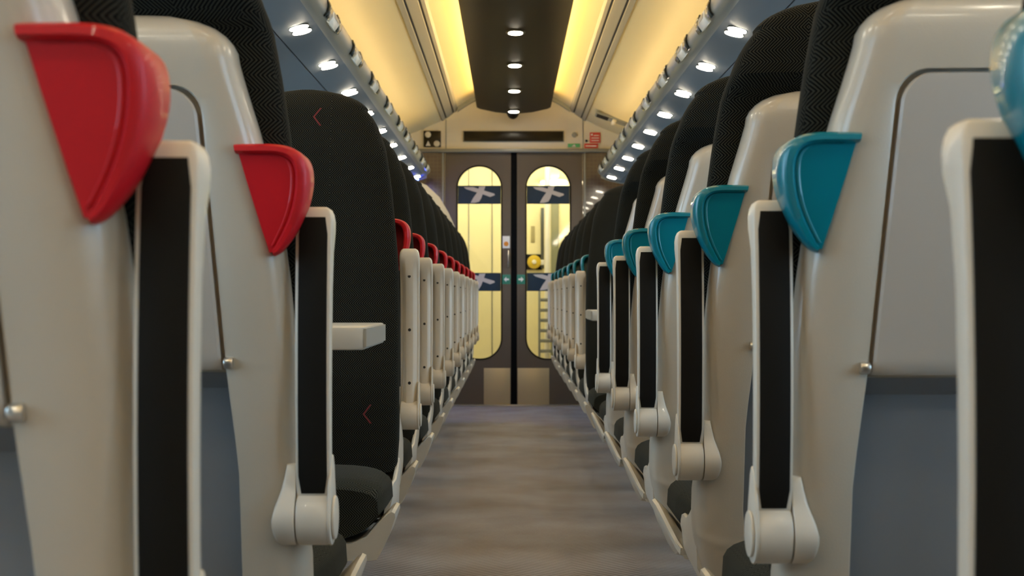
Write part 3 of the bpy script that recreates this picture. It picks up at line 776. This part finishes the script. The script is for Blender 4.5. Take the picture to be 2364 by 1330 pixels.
for z, r in ((0.016, 0.040), (0.010, 0.044), (0.0, 0.043)): rings.append([(r*math.cos(2*PI*i/28), r*math.sin(2*PI*i/28), z) for i in range(28)])
obj('dome_base', loft(bm, rings), trim_m, t)
bm = bmesh.new(); rings = []
for k in range(7):
    a = PI/2*k/6; rings.append([(max(0.002, 0.037*math.cos(a))*math.cos(2*PI*i/28), max(0.002, 0.037*math.cos(a))*math.sin(2*PI*i/28), -0.045*math.sin(a)) for i in range(28)])
obj('dome_cover', loft(bm, rings), display_m, t)
obj('mount', B((-0.02, -0.02, 0.014), (0.02, 0.02, 0.030)), trim_m, t, smooth=False)

# channels along the ceiling
n = 10
for s in (-1, 1):
    def cp(x): return s*x
    bm = bmesh.new()
    xs = [0.442, 0.452, 0.468, 0.470, 0.478, 0.480, 0.526, 0.528, 0.536, 0.538, 0.560, 0.570]
    dz = [0.0, -0.014, -0.014, -0.004, -0.004, -0.014, -0.014, -0.004, -0.004, -0.014, -0.014, 0.0]
    low = [(s*x, prof_z(x)+d-0.002) for x, d in zip(xs, dz)]
    up = [(s*0.570, prof_z(0.57)+0.01), (s*0.442, prof_z(0.442)+0.01)]
    o = thing('ceiling_channel', 'twin-grooved grey channel along the %s side of the ceiling' % ('left' if s < 0 else 'right'), 'ceiling channel', group=None)
    obj('channel_profile', prism(bmesh.new(), low+up, 'Y', Y0+0.02, yW-0.001), mat('channel_grey', (0.30, 0.275, 0.20), 0.5), o, ang=20)
    for a in (0.4705, 0.5285):
        q = [(s*a, prof_z(a)-0.0125), (s*(a+0.007), prof_z(a+0.007)-0.0125), (s*(a+0.007), prof_z(a+0.007)-0.004), (s*a, prof_z(a)-0.004)]
        obj('groove_insert', prism(bmesh.new(), q, 'Y', Y0+0.03, yW-0.002), seam_m, o, smooth=False)
t = thing('ceiling_vent', 'grey slotted vent on the right ceiling slope just before the doors', 'vent', (0.72, 10.55, prof_z(0.72)-0.001), 0)
t.rotation_euler = (0, math.radians(19), 0)
obj('vent_frame', B((-0.12, -0.10, -0.012), (0.12, 0.10, 0.004), 0.004), trim_m, t)
for k in range(5): obj('slat', B((-0.11, -0.075+0.032*k, -0.018), (-0.02, -0.060+0.032*k, -0.012), 0.001), seam_m, t)
obj('latch', B((0.01, -0.09, -0.034), (0.04, 0.09, -0.010), 0.008), cream_m, t)
# ceiling end fascia (grey-green curved edge next to the bulkhead)
bm = bmesh.new()
seg = [(x, z) for x, z in fine if abs(x) < 0.445]
prism(bm, [(x, z-0.03) for x, z in seg] + [(x, z+0.005) for x, z in reversed(seg)], 'Y', yW-0.06, yW-0.001)
struct('trim_10', bm, trim_m, ang=30)

# ------------------------------------------------------------ luggage racks
YE = 10.82
def rack(s, label):
    t = thing('luggage_rack', label, 'luggage rack', (0, 0, 0))
    H = 0.86
    # light nose profile (x from the centre line, height)
    nose = [(0.636, 0.985), (0.629, 0.975), (0.628, 0.955), (0.632, 0.938), (0.642, 0.924), (0.656, 0.914), (0.672, 0.908), (0.672, 0.918), (0.650, 0.930), (0.642, 0.945), (0.640, 0.965), (0.646, 0.985)]
    under = [(0.672, 0.908), (0.72, 0.886), (0.798, 0.8665), (0.798, 0.8775), (0.72, 0.898), (0.672, 0.918)]
    outer = [(0.804, 0.865), (1.0, 0.835), (1.249, 0.80), (1.249, 0.812), (1.0, 0.847), (0.804, 0.877)]
    def extr(name, pts, m, ya, yb, end=True):
        bm = bmesh.new(); rings = []
        ys = [ya, yb]
        if end: ys = [ya] + [yb - 0.10*(1-math.sin(PI/2*k/8)) for k in range(9)]
        for y in ys:
            u = max(0.0, (y - (yb-0.10))/0.10)
            k = 1 - math.sqrt(max(0, 1-u*u)) if end else 0     # plan-rounded far corner
            rings.append([(s*(x + (1.0-x)*k*0.20 if x < 1.0 else x), y, z+H) for x, z in pts])
        return obj(name, loft(bm, rings), m, t, ang=50)
    extr('rack_nose', nose, nose_m, Y0+0.02, YE)
    extr('rack_underside', under, rack_m, Y0+0.02, YE)
    extr('rack_outer_panel', outer, rack_m, Y0+0.02, YE-0.02, False)
    obj('panel_seam', prism(bmesh.new(), [(s*0.7985, 0.874+H), (s*0.8035, 0.873+H), (s*0.8035, 0.869+H), (s*0.7985, 0.870+H)], 'Y', Y0+0.02, YE-0.03), seam_m, t, smooth=False)
    # end rim
    rim = [(0.66, 0.902), (0.72, 0.880), (0.80, 0.860), (1.0, 0.830), (1.249, 0.795), (1.249, 0.83), (1.0, 0.865), (0.80, 0.892), (0.72, 0.912), (0.66, 0.932)]
    obj('end_rim', prism(bmesh.new(), [(s*x, z+H) for x, z in rim], 'Y', YE-0.004, YE+0.010, 0.003), nose_m, t)
    # glowing light strip lying behind the nose
    g = obj('rack_light_strip', B((s*0.645, Y0+0.1, 0.972+H), (s*0.662, YE-0.12, 0.984+H)), cove_m, t, smooth=False)
    g['label'] = 'warm light strip along the top of the nose'
    obj('rack_back', prism(bmesh.new(), [(s*1.20, 0.815+H), (s*1.249, 0.81+H), (s*1.249, 0.925+H), (s*1.24, 0.925+H)], 'Y', Y0+0.02, YE-0.05), wall_m, t, smooth=False)
rack(-1, 'long blue-grey luggage rack with lights along the left side')
rack(1, 'long blue-grey luggage rack with lights along the right side')
def rack_lamp(s):
    def f(label):
        t = thing('rack_downlight', label, 'light', group='twin oval downlights under the %s luggage rack' % ('left' if s < 0 else 'right'))
        for q in (-0.038, 0.038):
            obj('lamp_rim', cyl(bmesh.new(), (0, q*0.92, 0.003), 0.0345, 0.006, 'Z', 28, 0.001, 1, 1.0), rim_m, t)
            obj('lamp_lens', cyl(bmesh.new(), (0, q*0.92, -0.0005), 0.031, 0.003, 'Z', 28, 0.0, 1, 1.0), lens_m, t)
        return t
    return f
nine = ['nearest visible', 'second nearest', 'third nearest', 'fourth nearest', 'fifth', 'sixth', 'seventh', 'second farthest', 'farthest']
for s, nm in ((-1, 'left'), (1, 'right')):
    first = [None]
    for k in range(9):
        y = (4.72 if s < 0 else 4.756) + 0.724*k
        o = clone(rack_lamp(s), first, (s*0.722, y, 0.8835+0.86), f'{nine[k]} of the nine bright oval lights in a row under the {nm} rack')
        o.rotation_euler = (0, s*math.radians(14.5), 0)
    for k in range(1, 9):
        o = clone(rack_lamp(s), first, (s*0.722, 4.74-0.724*k, 0.8835+0.86), f'oval light under the {nm} rack above the upper photo edge')
        o.rotation_euler = (0, s*math.radians(14.5), 0)
o = obj('blue_indicator_light', cyl(bmesh.new(), (0, 0, 0), 0.034, 0.008, 'Z', 24, 0.002, 1, 2.0), blue_m); o.location = (-0.742, 10.60, 1.733)
tag(o, 'glowing blue light under the far end of the left rack', 'light')
# seat reservation displays and number plates on the rack nose
def resv(s):
    def f(label):
        t = thing('reservation_display', label, 'display', group='seat reservation displays on the %s rack nose' % ('left' if s < 0 else 'right'))
        a = [(-0.004, 0.052), (-0.0115, 0.030), (-0.008, 0.010), (0.004, -0.006), (0.010, -0.002), (0.0, 0.012), (-0.004, 0.030), (0.002, 0.052)]
        a = [(s*(x-0.009), z) for x, z in a]
        obj('display_case', prism(bmesh.new(), a, 'Y', -0.20, -0.125, 0.002), led_dark_m, t)
        obj('display_window', prism(bmesh.new(), [(s*-0.0125, 0.018), (s*-0.0135, 0.034), (s*-0.0115, 0.034), (s*-0.0105, 0.018)], 'Y', -0.185, -0.150), plate_m, t, smooth=False)
        b = [(s*x, z) for x, z in [(-0.006, 0.054), (-0.019, 0.030), (-0.020, 0.012), (-0.004, -0.010), (0.004, -0.004), (-0.006, 0.012), (-0.006, 0.030), (0.0, 0.054)]]
        p = obj('number_plate', prism(bmesh.new(), b, 'Y', -0.115, 0.045, 0.002), plate_m, t); p['label'] = 'pale tilted number plate'
        obj('plate_window', prism(bmesh.new(), [(s*-0.0215, 0.012), (s*-0.0205, 0.028), (s*-0.017, 0.028), (s*-0.018, 0.012)], 'Y', -0.085, 0.015), trim_m, p, smooth=False)
        obj('display_case', prism(bmesh.new(), a, 'Y', 0.055, 0.13, 0.002), led_dark_m, t)
        return t
    return f
for s, nm, sp_ in ((-1, 'left', [4.88, 5.62, 6.37, 7.12, 7.86, 8.4, 9.1, 9.85, 10.4]), (1, 'right', [4.88, 5.5, 6.2, 6.95, 7.7, 8.4, 9.1, 9.85, 10.4])):
    first = [None]
    for k, y in enumerate(sp_):
        clone(resv(s), first, (s*0.638, y, 0.925+0.86), f'{nine[k]} pale number plate with dark display on the {nm} rack nose')
